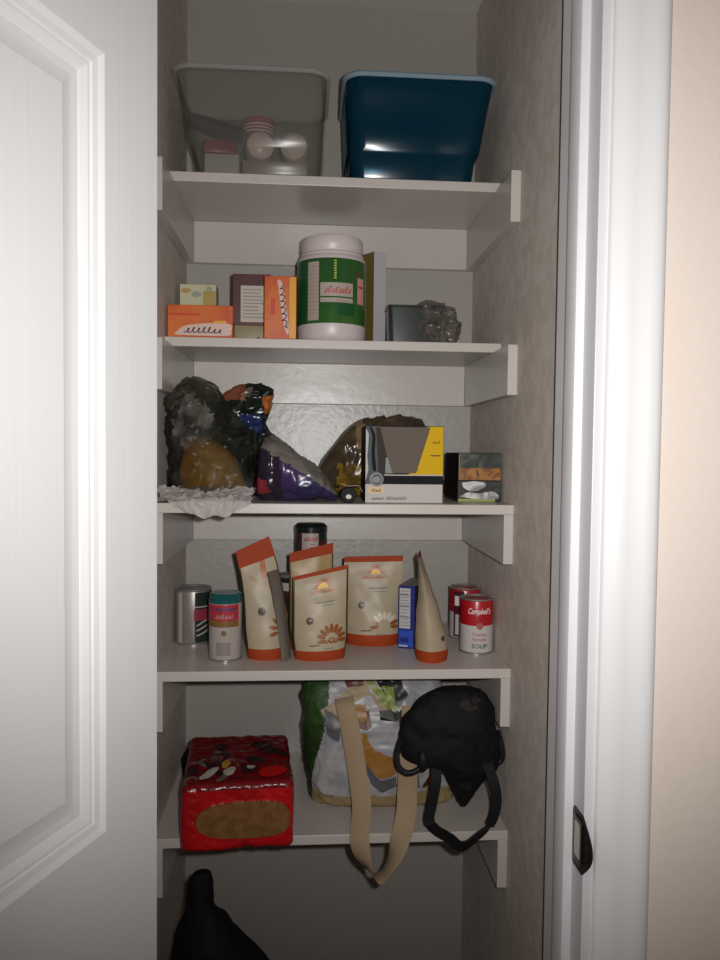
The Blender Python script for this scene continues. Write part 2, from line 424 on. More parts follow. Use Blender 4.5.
mat('pink_white', '#d9c2bd', .35); mat('pale_carton', '#b7b0a6', .6); mat('tan_carton', '#8d7f70', .6)
mat('red_packet', '#8c2a2c', .4); mat('stripe_red', '#a4505a', .45); mat('dark_tube', '#26221f', .4); mat('orange_bit', '#a06a4a', .6)
zb = SZ[0] + .0037
def lump(name, label, catg, c, r3, m, seed=0, group=None):
    bm = NB(); bmesh.ops.create_uvsphere(bm, u_segments=24, v_segments=14, radius=1)
    for v in bm.verts:
        k = 1 + .05 * noise.noise(v.co * 1.4 + Vector((seed, 0, 0)))
        v.co = Vector((v.co.x * r3[0], v.co.y * r3[1], v.co.z * r3[2])) * k
    return tag(obj(name, bm, m, loc=c), label, catg, group)
bm = NB(); box(bm, -.062, .062, -.04, .04, 0, .043, bev=.003); tag(obj('carton', bm, 'tan_carton', loc=(-.125, -.165, zb)), 'tan flat carton lying under the round white bottles in the clear bin', 'box')
bm = NB(); box(bm, -.033, .033, -.045, .03, 0, .052, bev=.003); tag(obj('carton', bm, 'pale_carton', loc=(-.226, -.165, zb)), 'pale grey carton at the bottom corner of the clear bin', 'box')
def bottle(label, x, y, z, yaw, rad, ln):
    r = thing('toiletry_bottle', label, 'bottle', (x, y, z), yaw, 'white bottles in the clear bin')
    bm = NB(); prof = [(.001, 0), (rad * .6, .002), (rad * .92, .010), (rad, .024), (rad, ln - .02), (rad * .8, ln - .006), (rad * .5, ln)]
    t = bmesh.new(); lathe(t, prof, 28); join(bm, t, 0, Matrix.Rotation(R(-90), 4, 'X') @ Matrix.Translation((0, 0, 0)))
    obj('body', bm, 'pink_white', r)
    bm = NB(); t = bmesh.new(); lathe(t, [(rad * .42, ln - .002), (rad * .45, ln), (rad * .45, ln + .014), (rad * .4, ln + .016)], 20); join(bm, t, 0, Matrix.Rotation(R(-90), 4, 'X'))
    obj('cap', bm, 'pink_white', r)
bottle('rounded white bottle lying beside the striped tin in the clear bin', -.151, -.215, zb + .043 + .0293, .15, .028, .07)
bottle('rounded pinkish white bottle nearest the grip end of the clear bin', -.090, -.218, zb + .043 + .0283, -.1, .027, .07)
root = thing('round_tin', 'red and pink striped round tin on the white bottles', 'tin', (-.158, -.165, zb + .1005))
bm = NB(); lathe(bm, [(.029, 0), (.031, .002), (.031, .022), (.030, .024)], 32, mfun=lambda i, j: 0); s_ = cyl(.031)
for k in range(3): pr(bm, s_, p_rect(-.04, .003 + k * .0065, .04, .006 + k * .0065), 1, maxlen=.005)
obj('body', bm, ['stripe_red', 'pink_white'], root)
bm = NB(); lathe(bm, [(.032, .022), (.0325, .024), (.0325, .029), (.031, .031)], 32); obj('lid', bm, 'stripe_red', root)
root = thing('squeeze_tube', 'dark squeeze tube lying across the clear bin', 'tube', (-.223, -.224, zb + .0845))
bm = NB(); tube(bm, [(-.055, 0, .022), (-.02, 0, .012), (.03, -.005, -.004)], lambda t: .013 + .003 * t, 20, 16); obj('body', bm, 'dark_tube', root)
bm = NB(); tube(bm, [(.031, -.0052, -.0044), (.042, -.006, -.0075)], .012, 8, 16); obj('cap', bm, 'dark_tube', root)
bm = NB(); box(bm, -.032, .032, -.02, .02, 0, .026, bev=.006); tag(obj('packet', bm, 'red_packet', loc=(-.232, -.19, zb + .0525), yaw=.15), 'small dark red packet lying on the pale carton in the clear bin', 'packet')

# ------------------------------------------------------------------ second shelf
z2 = SZ[1]
mat('box_orange', '#c8641e', .38, noise_col=('#bb4a12', 18, .42, .6)); mat('box_orange_plain', '#e2711f', .38); mat('swoosh', '#cdaea2', .4); mat('scrawl_purple', '#7d6478', .5)
mat('amber', '#d79a22', .4); mat('red_orange', '#c2330f', .4)
MO = ['box_orange', 'swoosh', 'scrawl_purple', 'amber', 'red_orange']
bm = NB(); box(bm, -.06, .06, -.0225, .0225, 0, .0595, bev=.0012); s_ = flat((-.06, -.0225, 0), (1, 0, 0), (0, 0, 1))
pr(bm, s_, cat([(.012, .005), (.03, .020), (.06, .025), (.095, .027), (.117, .024), (.1175, .012), (.112, .004), (.06, .003), (.02, .004)], 40), 1)
scrawl(bm, s_, .030, .0085, .098, .013, 2, 7, .0036, seed=3)
pr(bm, s_, p_rect(.002, .040, .060, .044), 4, e=.0003); pr(bm, s_, p_rect(.085, .026, .108, .031), 3, e=.0006)
tag(obj('food_box', bm, MO, loc=(-.2585, -.2395, z2), smooth=False), 'orange food box lying on its side below the pale box', 'box', 'orange boxes')
bm = NB(); box(bm, -.030, .030, -.016, .016, 0, .117, bev=.0012); s_ = flat((-.03, -.016, 0), (1, 0, 0), (0, 0, 1))
pr(bm, s_, p_rect(.047, .002, .059, .115), 3, e=.0003)
pr(bm, s_, cat([(.024, .108), (.029, .110), (.035, .098), (.039, .07), (.044, .04), (.046, .014), (.042, .010), (.036, .03), (.031, .06), (.027, .09)], 40), 1, e=.0005)
sv = lambda a, b, e: flat((-.03, -.016, 0), (1, 0, 0), (0, 0, 1))(.027 + a * .14 - b, .105 - a, e) if False else flat((-.03, -.016, 0), (1, 0, 0), (0, 0, 1))(.040 - b + a * .1 - .009, .106 - a, e)
scrawl(bm, sv, .004, -.004, .086, .009, 2, 7, .0036, seed=5)
pr(bm, s_, p_rect(.012, .045, .020, .075), 4, e=.0003)
tag(obj('food_box', bm, MO, loc=(-.1105, -.246, z2), smooth=False), 'orange food box standing upright beside the green tub', 'box', 'orange boxes')
mat('pale_yellow', '#bdb796', .5); mat('yellow_spot', '#a8904a', .5); mat('grey_green', '#8f9a86', .5)
bm = NB(); box(bm, -.036, .036, -.022, .022, 0, .121, bev=.0012); s_ = flat((-.036, -.022, 0), (1, 0, 0), (0, 0, 1))
pr(bm, s_, p_rect(.046, .07, .071, .108), 1, maxlen=1); pr(bm, s_, p_ell(.012, .108, .010, .005), 1); pr(bm, s_, p_ell(.033, .101, .010, .006), 2)
pr(bm, s_, p_ell(.058, .112, .006, .005), 2, e=.0007)
tag(obj('food_box', bm, ['pale_yellow', 'yellow_spot', 'grey_green'], loc=(-.2785, -.128, z2), smooth=False), 'pale yellow box standing behind the lying orange box', 'box')
mat('olive_tan', '#8f8466', .5); mat('maroon', '#4a1d20', .42); mat('label_grey', '#b7ada3', .5); mat('print_grey', '#8d827a', .6)
bm = NB(); box(bm, -.038, .038, -.03, .03, 0, .0335, bev=.003); s_ = flat((-.038, -.03, 0), (1, 0, 0), (0, 0, 1)); pr(bm, s_, p_ell(.052, .008, .004, .003), 1)
tag(obj('flat_package', bm, ['olive_tan', 'maroon'], loc=(-.168, -.178, z2)), 'olive tan flat package underneath the maroon box', 'package')
bm = NB(); box(bm, -.037, .037, -.022, .022, 0, .0985, bev=.0012); s_ = flat((-.037, -.022, 0), (1, 0, 0), (0, 0, 1))
pr(bm, s_, p_rect(.016, .006, .066, .076), 1); lines(bm, s_, .020, .062, .012, .072, 9, 2, .002, .0007, 2)
tag(obj('food_box', bm, ['maroon', 'label_grey', 'print_grey'], loc=(-.168, -.182, z2 + .0335), smooth=False), 'dark maroon box with a pale label standing on the tan package', 'box')

# green tub
mat('tub_white', '#c9bdbb', .38, .5); mat('label_green', '#285226', .18, noise_col=('#335f28', 8, .4, .6)); mat('label_dark_green', '#0f4f22', .3); mat('label_pale', '#a89c92', .35)
mat('red_print', '#b3352f', .4); mat('pink_print', '#c98f8c', .4); mat('lime_print', '#b9c24a', .4); mat('label_brown', '#5a3a2c', .5)
root = thing('powder_tub', 'large white tub with a bright green label and ribbed white lid', 'tub', (-.0125, -.195, z2))
RT = .0672
bm = NB(); lathe(bm, [(.058, 0), (.062, .003), (RT - .001, .012), (RT, .03), (RT, .165), (RT - .003, .172), (.058, .178), (.056, .18)], 56); obj('jar', bm, 'tub_white', root)
bm = NB(); lathe(bm, [(.059, .172), (.0620, .173), (.0620, .178), (.0595, .181), (.0595, .187), (.0608, .189), (.0608, .206), (.0585, .212), (.050, .2150), (.02, .2155)], 56); obj('lid', bm, 'tub_white', root)
bm = NB()
lathe(bm, [(RT + .0005, .034), (RT + .0005, .163)], 72, 0, cap0=False, cap1=False)
s_ = cyl(RT + .0006)
pr(bm, s_, p_rect(-.051, .040, -.027, .156), 1, maxlen=.005); lines(bm, s_, -.049, -.029, .05, .15, 13, 5, .0016, .0006, 5)
pr(bm, s_, p_rect(-.024, .075, .040, .114), 1, maxlen=.005); pr(bm, s_, p_rect(-.024, .084, .040, .087), 0, .0006, .005); pr(bm, s_, p_rect(.005, .050, .045, .074), 2, maxlen=.005)
scrawl(bm, s_, -.018, .094, .034, .014, 3, 8, .0022, .0007, seed=8); scrawl(bm, s_, -.018, .076, .034, .006, 5, 10, .0012, .0007, seed=18)
for k in range(8): pr(bm, s_, p_rect(.002, .122 + k * .0048, .0065, .1245 + k * .0048), 6, .0007, .01)
pr(bm, s_, p_rect(.052, .076, .072, .128), 4, maxlen=.005); pr(bm, s_, p_rect(.054, .108, .070, .112), 3, .0006, .005); pr(bm, s_, p_rect(.048, .130, .06, .142), 7, .0005, .005)  # includes a small brown patch on the label
pr(bm, s_, p_rect(-.088, .036, -.056, .162), 2, .0003, .005)
obj('label', bm, ['label_green', 'label_pale', 'label_dark_green', 'red_print', 'pink_print', 'print_grey', 'lime_print', 'label_brown'], root)
for ch in root.children:
    ch.data.transform(Matrix.Diagonal((1, 1, .945, 1)))
mat('lilac_white', '#b8b2b8', .45); mat('ochre_side', '#6d5c2a', .5)
bm = NB(); box(bm, -.016, .016, -.02, .02, 0, .196, bev=.001)
for f in bm.faces:
    f.normal_update()
    if f.normal.x < -.7 : f.material_index = 1
tag(obj('tall_carton', bm, ['lilac_white', 'ochre_side'], loc=(.0760, -.128, z2), yaw=.60, smooth=False), 'tall pale carton with an ochre side behind the green tub', 'carton')
mat('dark_tray', '#2c3330', .25, .5); mat('wrap_brown', '#7a746d', .22, .6, alpha=('#dcd8d2', .42))
root = thing('wrapped_tray', 'low dark plastic tray with a crumpled clear wrap', 'tray', (.15, -.2, z2))
bm = NB(); rings(bm, [rrect(0, 0, .046, .028, .006, 0), rrect(0, 0, .050, .032, .008, .004), rrect(0, 0, .053, .034, .008, .070), rrect(0, 0, .055, .036, .008, .071), rrect(0, 0, .055, .036, .008, .0745), rrect(0, 0, .051, .032, .007, .0745), rrect(0, 0, .048, .030, .007, .006)])
obj('tray', bm, 'dark_tray', root)
bm = NB(); rings(bm, bag_rings([(.046, -.006, .001, .034, .036), (.044, -.006, .02, .042, .044), (.043, -.006, .045, .040, .042), (.038, -.006, .066, .034, .036), (.032, -.006, .080, .022, .022), (.030, -.006, .089, .005, .005)], 34, 60, .024, 30, 2, lim=lambda p: Vector((p.x, p.y, max(p.z, .0005)))))
obj('wrap', bm, 'wrap_brown', root, angle=70)

# ------------------------------------------------------------------ third shelf
z3 = SZ[2]
mat('film_dark', '#2c2f2a', .36, .4, noise_col=('#5f5c56', 16, .48, .72), alpha=('#d0cfc4', .36)); mat('film_sheen', '#3a3b36', .36, .4, noise_col=('#8a857e', 22, .38, .6), alpha=('#bdbab2', .45)); FRT = mottled('package_orange', ['#8a6a3a', '#d08a22', '#b08a2c', '#e09a28', '#7a6838'], 16, .45); mat('film_pale', '#c9bfbd', .42, .35, alpha=('#e8e6e6', .62))  # grey noise in the dark films paints their sheen into the colour
def clampx(p): return Vector((max(p.x, XL + .003), p.y, max(p.z, z3 + .0006)))
root = thing('produce_bag', 'dark see-through plastic produce bag slumped against the closet side wall', 'bag', (-.235, -.275, z3))
inv = Matrix.Translation((.235, .275, -z3))
def local(rs, m): return [[m @ p for p in r] for r in rs]
bm = NB(); keys = [(-.232, -.275, z3 + .001, .05, .055), (-.232, -.277, z3 + .02, .078, .072), (-.233, -.277, z3 + .07, .086, .075), (-.238, -.275, z3 + .115, .080, .068), (-.256, -.272, z3 + .155, .062, .054), (-.264, -.27, z3 + .19, .048, .042), (-.266, -.27, z3 + .212, .034, .03), (-.268, -.27, z3 + .226, .012, .012)]
rsb = bag_rings(keys, 76, 110, .026, 15, 3, lim=lambda p: clampx(Vector((min(p.x, -.154 + .004 * noise.noise(p * 30)), p.y, p.z))))
def net_m(i, j):
    p = rsb[i][j]; return 1 if ((p.x + .265) / .034) ** 2 + ((p.z - z3 - .142) / .045) ** 2 + .8 * noise.noise(Vector(p) * 45) < 1 and p.y < -.28 else 0  # paler oval of painted sheen on the upper front
rings(bm, local(rsb, inv), mfun=net_m); obj('bag', bm, ['film_dark', 'film_sheen'], root, angle=80)
def sheet(bm, nu, nv, f, th=.0008):
    """a thin sheet with real thickness: top f(u, v), bottom offset"""
    a = [[f(i / (nu - 1), j / (nv - 1)) for j in range(nv)] for i in range(nu)]
    lay = []
    for s in (0, 1):
        g = []
        for i in range(nu):
            row = []
            for j in range(nv):
                p = a[i][j]; n = (a[min(i + 1, nu - 1)][j] - a[max(i - 1, 0)][j]).cross(a[i][min(j + 1, nv - 1)] - a[i][max(j - 1, 0)]).normalized()
                row.append(bm.verts.new(p - n * th * s))
            g.append(row)
        lay.append(g)
    for g in lay:
        for i in range(nu - 1):
            for j in range(nv - 1): bm.faces.new((g[i][j], g[i + 1][j], g[i + 1][j + 1], g[i][j + 1]))
    A, B = lay
    for i in range(nu - 1):
        bm.faces.new((A[i][0], A[i + 1][0], B[i + 1][0], B[i][0])); bm.faces.new((A[i][-1], A[i + 1][-1], B[i + 1][-1], B[i][-1]))
    for j in range(nv - 1):
        bm.faces.new((A[0][j], A[0][j + 1], B[0][j + 1], B[0][j])); bm.faces.new((A[-1][j], A[-1][j + 1], B[-1][j + 1], B[-1][j]))
def flap(u, v):
    x = -.318 + .165 * u + .010 * noise.noise(Vector((u * 5, v * 3, 2)))
    over = .030 * max(0, sin(pi * min(1, max(0, (u - .12) * 1.1)))) ** .8 + .006 * noise.noise(Vector((u * 9, 0, 5))) - .006
    s = v * (.0565 + over)
    k = crumple((x, v * .09, .3), 30, 1); q = abs(k) * .008
    if s < .0545:
        y = -.335 - s * .88; z = z3 + .0015 + .022 * (1 - v) ** 1.5 + q * 1.4
    else:
        y = -.3835 - q * .8; z = z3 + .002 - (s - .0545)
    return Vector((x, y, z))
bm = NB(); sheet(bm, 64, 40, flap); bm.transform(inv); o = obj('loose_flap', bm, 'film_pale', root, angle=80); o['label'] = 'pale crumpled plastic flap hanging over the shelf edge'
inner = bag_rings([(-.232, -.294, z3 + .008, .038, .02), (-.230, -.297, z3 + .02, .054, .030), (-.232, -.298, z3 + .05, .057, .034), (-.240, -.297, z3 + .082, .044, .030), (-.250, -.294, z3 + .108, .026, .020), (-.252, -.294, z3 + .118, .008, .005)], 30, 48, .008, 16, 8)
bm = NB(); rings(bm, local(inner, inv))
tag(obj('food_package', bm, FRT, loc=(-.235, -.275, z3), angle=80), 'orange-yellow package showing through the dark produce bag', 'package')

SN = mottled('snack_dark', ['#0d120e', '#1b241b', '#101915', '#23261e', '#171b14'], 24, .25)
mat('snack_blue', '#1f2c58', .25); mat('snack_orange', '#b8662a', .3); mat('snack_grey', '#5f5a52', .25); mat('snack_rust', '#7d4a34', .3)
root_keys = [(-.185, -.12, z3 + .001, .048, .035), (-.185, -.12, z3 + .03, .06, .042), (-.183, -.12, z3 + .08, .056, .042), (-.180, -.12, z3 + .12, .046, .036), (-.186, -.125, z3 + .15, .050, .034), (-.182, -.125, z3 + .185, .055, .036), (-.173, -.125, z3 + .212, .042, .03), (-.168, -.125, z3 + .228, .015, .012)]
rs = bag_rings(root_keys, 54, 72, .016, 24, 9, lim=clampx)
def snack_m(i, j):
    p = rs[i][j]; q = Vector(p) * 40
    n = noise.noise(q)
    if p.z < z3 + .115: return 0
    if p.x > -.150 and z3 + .165 < p.z < z3 + .2: return 2
    if z3 + .125 < p.z < z3 + .160 and p.x < -.15: return 1
    if p.x < -.185 and p.z > z3 + .19 : return 4
    if n > .25 and p.z > z3 + .19: return 3
    return 0
bm = NB(); rings(bm, local(rs, Matrix.Translation((.18, .12, -z3))), mfun=snack_m)
tag(obj('snack_bag', bm, [SN, 'snack_blue', 'snack_orange', 'snack_grey', 'snack_rust'], loc=(-.18, -.12, z3), angle=80), 'crumpled dark snack bag with orange and blue print behind the produce bag', 'bag')

def lying(keys, nr, seg, amp, freq, seed, lim):
    rs = bag_rings([(cz, cy, x, rz, ry) for (x, cy, cz, ry, rz) in keys], nr, seg, amp, freq, seed)
    return [[lim(Vector((p.z, p.y, p.x))) for p in r] for r in rs]
lim3 = lambda p: Vector((p.x, p.y, max(p.z, z3 + .0006)))
mat('purple_film', '#3d2b55', .26, .45, noise_col=('#2e2a4c', 12, .45, .6)); mat('grey_film', '#6b655f', .26, .5); mat('purple_dark', '#2a1f2e', .22, .6); mat('red_film', '#7d2a30', .3)
rs = lying([(-.150, -.295, z3 + .034, .02, .02), (-.142, -.292, z3 + .055, .035, .052), (-.120, -.292, z3 + .061, .044, .058), (-.075, -.295, z3 + .044, .046, .042), (-.03, -.295, z3 + .028, .038, .026), (-.010, -.293, z3 + .014, .022, .012), (.0005, -.29, z3 + .008, .006, .004)], 54, 64, .013, 22, 12, lambda p: Vector((max(p.x, -.149), p.y, max(p.z, z3 + .0006))))
def purple_m(i, j):
    p = rs[i][j]; line = z3 + .105 - (p.x + .15) * .60
    if p.z > line - .006 + .004 * noise.noise(Vector(p) * 60): return 1
    n = .012 * noise.noise(Vector(p) * 40)
    if p.x + n < -.128 and z3 + .012 < p.z + n < z3 + .034: return 3
    if p.x + 2 * n < -.112: return 2
    return 0
bm = NB(); rings(bm, local(rs, Matrix.Translation((.07, .295, -z3))), mfun=purple_m)
tag(obj('grocery_bag', bm, ['purple_film', 'grey_film', 'purple_dark', 'red_film'], loc=(-.07, -.295, z3), angle=80), 'shiny purple plastic package with a grey film top lying on the shelf', 'bag')
BR = mottled('brown_film', ['#2b241d', '#3f342a', '#4a3d2e', '#5c4a33'], 22, .22); mat('film_yellow', '#8a6d1c', .3, noise_col=('#54401a', 30, .42, .62)); mat('film_tan', '#7a6648', .3)
rs = lying([(-.045, -.15, z3 + .012, .012, .010), (-.03, -.155, z3 + .035, .03, .032), (.016, -.16, z3 + .066, .05, .064), (.05, -.16, z3 + .078, .055, .076), (.095, -.165, z3 + .083, .056, .081), (.14, -.165, z3 + .085, .054, .083), (.175, -.165, z3 + .076, .042, .074), (.188, -.165, z3 + .085, .02, .05), (.196, -.165, z3 + .12, .008, .03)], 64, 64, .014, 20, 21, lim3)
def brown_m(i, j):
    p = rs[i][j]
    if p.x < .055 and p.x > .0 and p.z < z3 + .062 and p.y < -.16: return 1
    if .036 < p.x < .052 and p.z > z3 + .09: return 2
    return 0
bm = NB(); rings(bm, local(rs, Matrix.Translation((-.08, .16, -z3))), mfun=brown_m)
tag(obj('grocery_bag', bm, [BR, 'film_yellow', 'film_tan'], loc=(.08, -.16, z3), angle=80), 'brown translucent plastic bag rising behind the black and yellow carton', 'bag')
mat('black_plastic', '#0e0e10', .6, .2); mat('white_paper', '#c6c0bc', .5)
root = thing('spice_jar', 'small jar lying on its side with its black lid facing out', 'jar', (.016, -.334, z3))
RX = Matrix.Rotation(R(90), 4, 'X')
bm = NB(); t = bmesh.new(); lathe(t, [(.011, -.02), (.0135, -.018), (.0135, .006)], 28); join(bm, t, 0, Matrix.Translation((0, 0, .0145)) @ RX); obj('glass', bm, 'grey_film', root)
bm = NB(); t = bmesh.new(); lathe(t, [(.0145, .004), (.0145, .016), (.013, .018), (.006, .0182)], 28, mfun=lambda i, j: 0); join(bm, t, 0, Matrix.Translation((0, 0, .0145)) @ RX)
s_ = flat((0, -.0184, .0145), (1, 0, 0), (0, 0, 1)); pr(bm, s_, p_ell(0, -.003, .005, .004), 1)
obj('lid', bm, ['black_plastic', 'white_paper'], root)
bm = NB(); ribbon(bm, [(-.006, -.010, .034), (.004, -.014, .0305), (.014, -.016, .0312), (.024, -.012, .0305), (.030, -.006, .022)], .012, .0008, 30, 0, (0, 1, 0))
tag(obj('paper_scrap', bm, 'white_paper', loc=(.010, -.333, z3)), 'curled scrap of white paper resting on the small black lid', 'paper')

# black, white and yellow carton
mat('carton_black', '#141315', .65, .15); mat('carton_white', '#bab4b0', .6, .2); mat('carton_yellow', '#cfa60c', .6, .15); mat('cup_grey', '#665b53', .65, .15); mat('cup_green', '#2f4a34', .35)
mat('gloss_grey', '#54585a', .65, .15); mat('label_tan', '#c9a873', .45); mat('ink', '#3a3634', .5); mat('badge', '#1d1a1c', .3); mat('cup_dark', '#3a332f', .65, .15)
MK = ['carton_black', 'carton_white', 'carton_yellow', 'cup_grey', 'cup_green', 'gloss_grey', 'label_tan', 'ink', 'badge', 'cup_dark']
bm = NB(); W_, H_, D_ = .1415, .139, .078; box(bm, 0, W_, -D_ / 2, D_ / 2, 0, H_, bev=.0012); s_ = flat((0, -D_ / 2, 0), (1, 0, 0), (0, 0, 1))
pr(bm, s_, p_rect(.0008, .0008, W_ - .0008, .034), 1, maxlen=1); pr(bm, s_, p_rect(.001, .034, .028, .138), 5, .0003, 1)
pr(bm, s_, [(.0008, .134), (.006, .124), (.005, .10), (.0035, .085), (.006, .06), (.0008, .04)], 1, .0005, 1); pr(bm, s_, cat([(.010, .137), (.018, .12), (.017, .09), (.020, .06), (.014, .06), (.011, .09), (.012, .12), (.006, .137)], 24), 0, .0005, 1)  # grey strip and white curve paint glossy highlights on the black side
pr(bm, s_, [(.019, .136), (.030, .136), (.040, .09), (.044, .052), (.024, .052)], 9, .0006, 1)
pr(bm, s_, p_rect(.034, .0515, W_ - .0008, .138), 0, .0004, 1)
pr(bm, s_, [(.112, .138), (W_ - .0008, .138), (W_ - .0008, .0515), (.076, .0515), (.094, .058)], 2, .0006, 1)
pr(bm, s_, [(.026, .137), (.117, .137), (.113, .122), (.092, .054), (.047, .054)], 3, .0009, 1)
pr(bm, s_, [(.036, .0535), (.050, .0535), (.047, .060), (.040, .082), (.037, .082)], 4, .0011, 1)
pr(bm, s_, p_rect(.034, .0495, W_ - .0008, .0515), 1, .0006, 1)
pr(bm, s_, p_ell(.021, .0425, .0125, .0125), 8, .0010); pr(bm, s_, p_ell(.021, .0425, .0095, .0095), 5, .0012); pr(bm, s_, p_ell(.021, .042, .008, .006), 8, .0014)
pr(bm, s_, p_rect(.006, .018, .034, .029), 6, .0006, 1); scrawl(bm, s_, .011, .021, .028, .005, 7, 5, .0016, .0008, seed=2)
scrawl(bm, s_, .011, .0065, .033, .006, 7, 6, .0014, .0008, seed=4); scrawl(bm, s_, .038, .0065, .074, .006, 7, 9, .0014, .0008, seed=6)
pr(bm, s_, p_rect(.118, .085, .136, .087), 9, .0008, 1); scrawl(bm, s_, .120, .108, .134, .006, 9, 4, .001, .0009, seed=9)
tag(obj('drink_carton', bm, MK, loc=(.0455, -.345 + D_ / 2, z3), yaw=0, smooth=False), 'black, white and yellow carton with a tapered grey cup on its front', 'carton')

PHOTO1 = mottled('photo_greens', ['#141b15', '#262e24', '#4d5348', '#1c2018'], 40, .3); PHOTO2 = mottled('photo_food', ['#4a2a10', '#7d4d1d', '#a86f2c', '#5a3617'], 44, .3)
PHOTO3 = mottled('photo_white', ['#b4b3b4', '#d0cdcb', '#77777a', '#c2bfbd'], 30, .3); mat('olive_strip', '#8d9152', .4); mat('spine_black', '#15110f', .4); mat('spine_line', '#8a6a4a', .4)
def mini(name, label, x0, x1, y0, y1, za, zb_, prints, loc):
    bm = NB(); box(bm, x0, x1, y0, y1, 0, zb_ - za, bev=.0015); s_ = flat((x0, y0, 0), (1, 0, 0), (0, 0, 1))
    prints(bm, s_, x1 - x0, zb_ - za)
    tag(obj(name, bm, ['spine_black', PHOTO1, PHOTO2, PHOTO3, 'olive_strip', 'spine_line'], loc=loc, smooth=False), label, 'box', 'small photo-printed food boxes')
def pr_top(bm, s, w_, h_):
    pr(bm, s, p_rect(.003, .022, w_, h_ - .001), 1, .0005, 1); pr(bm, s, p_rect(.003, .0, w_ - .001, .0225), 2, .0006, 1); pr(bm, s, p_rect(.0, .0, .0022, h_ - .002), 5, .0006, 1)
def pr_bot(bm, s, w_, h_):
    pr(bm, s, p_rect(.001, .0005, w_ - .012, .006), 4, .0005, 1)
    pr(bm, s, cat([(.008, .036), (.012, .026), (.03, .020), (.05, .028), (.052, .036), (.03, .039)], 30), 3, .0006, 1)
    pr(bm, s, cat([(.004, .010), (.02, .018), (.04, .016), (.065, .020), (.078, .012), (.07, .006), (.03, .006)], 30), 3, .0007, 1)
    pr(bm, s, p_rect(.056, .020, w_ - .002, .036), 1, .0004, 1)
mini('food_box', 'small dark food box with browned food picture, upper of two', 0, .0805, 0, .135, z3 + .0405, z3 + .0915, pr_top, (.2245, -.300, z3 + .0408))
mini('food_box', 'small dark food box with white and olive print, lower of two', 0, .083, 0, .135, z3, z3 + .0405, pr_bot, (.2225, -.303, z3))

# ------------------------------------------------------------------ fourth shelf
z4 = SZ[3]
mat('steel', '#a9a4a0', .3, .5, metal=.75); mat('steel_side', '#8f8983', .38, .5, metal=.45); mat('can_green', '#26302a', .25); mat('can_red', '#8a3040', .3); mat('can_pale', '#a89f98', .35); mat('can_dark', '#1c1c1c', .3)
def can_ends(root, r, h, rim='steel'):
    bm = NB(); lathe(bm, [(r * .5, h - .004), (r - .004, h - .0045), (r - .0028, h - .001), (r - .0018, h), (r - .0003, h - .0004), (r + .0004, h - .002), (r - .001, h - .004)], 44, cap1=False); obj('lid', bm, rim, root)
    bm = NB(); lathe(bm, [(r * .5, .003), (r - .003, .003), (r - .0015, 0), (r + .0003, .0008), (r + .0003, .0025), (r - .001, .004)], 44, cap1=False); obj('bottom_rim', bm, rim, root)
def can_body(root, r, h, mats, prints, m0=0):
    bm = NB(); lathe(bm, [(r - .0012, .0035), (r - .0004, .0055), (r - .0004, h - .006), (r - .0012, h - .0038)], 56, m0); prints(bm, cyl(r - .0003)); obj('label', bm, mats, root)
# bare-sided steel can
root = thing('food_can', 'steel can with a partly dark green and red label, beside the teal-lidded can', 'can', (-.2835, -.166, z4))
def q(bm, s):
    pr(bm, s, p_rect(.008, .006, .075, .105), 1, .0003, .005); pr(bm, s, p_rect(.006, .050, .045, .072), 2, .0006, .005)
    for k in range(3): pr_line(bm, s, [(.012, .020 + k * .010), (.024, .024 + k * .011), (.040, .030 + k * .011)], .003, 3, .0006, 8)
    pr(bm, s, p_rect(.008, .0755, .06, .078), 3, .0006, .005); pr(bm, s, p_rect(-.028, .006, -.018, .105), 3, .0003, .005)
can_body(root, .0362, .111, ['steel_side', 'can_green', 'can_red', 'can_pale'], q); can_ends(root, .0362, .111)
# teal-lidded can
mat('teal', '#1f5f62', .22, .6, metal=.3); mat('tl_red', '#a8303c', .3); mat('tl_white', '#a59b96', .35); mat('tl_olive', '#7a5a2c', .4); mat('tl_grey', '#857c7a', .45); mat('tl_purple', '#5a3a5c', .4)
root = thing('lidded_can', 'can with a teal lid above a red and white label', 'can', (-.2070, -.2885, z4))
def q(bm, s):
    pr(bm, s, p_rect(-.05, .075, .030, .105), 1, .0004, .005); pr(bm, s, p_rect(-.05, .064, .030, .0755), 2, .0005, .005); pr(bm, s, p_rect(-.018, .094, .022, .099), 5, .0006, .005)
    pr(bm, s, p_rect(-.014, .012, .012, .036), 3, .0004, .005); pr(bm, s, p_rect(-.020, .010, -.016, .045), 4, .0006, .005); pr(bm, s, p_rect(.016, .012, .020, .045), 4, .0006, .005); pr(bm, s, p_ell(0, .053, .005, .005), 2, .0005, .006)
    scrawl(bm, s, -.017, .080, .016, .008, 4, 6, .0016, .0007, seed=11)
can_body(root, .0305, .110, ['tl_white', 'tl_red', 'tl_olive', 'tl_grey', 'tl_white', 'tl_purple'], q)
bm = NB(); lathe(bm, [(.0300, .106), (.0308, .107), (.0308, .113), (.0290, .1145), (.0290, .117), (.0296, .118), (.0296, .1215), (.027, .1235), (.015, .1240)], 44); obj('lid', bm, 'teal', root)
bm = NB(); lathe(bm, [(.015, .003), (.028, .003), (.0295, 0), (.0308, .0008), (.0308, .003), (.029, .0045)], 44, cap1=False); obj('bottom_rim', bm, 'steel', root)

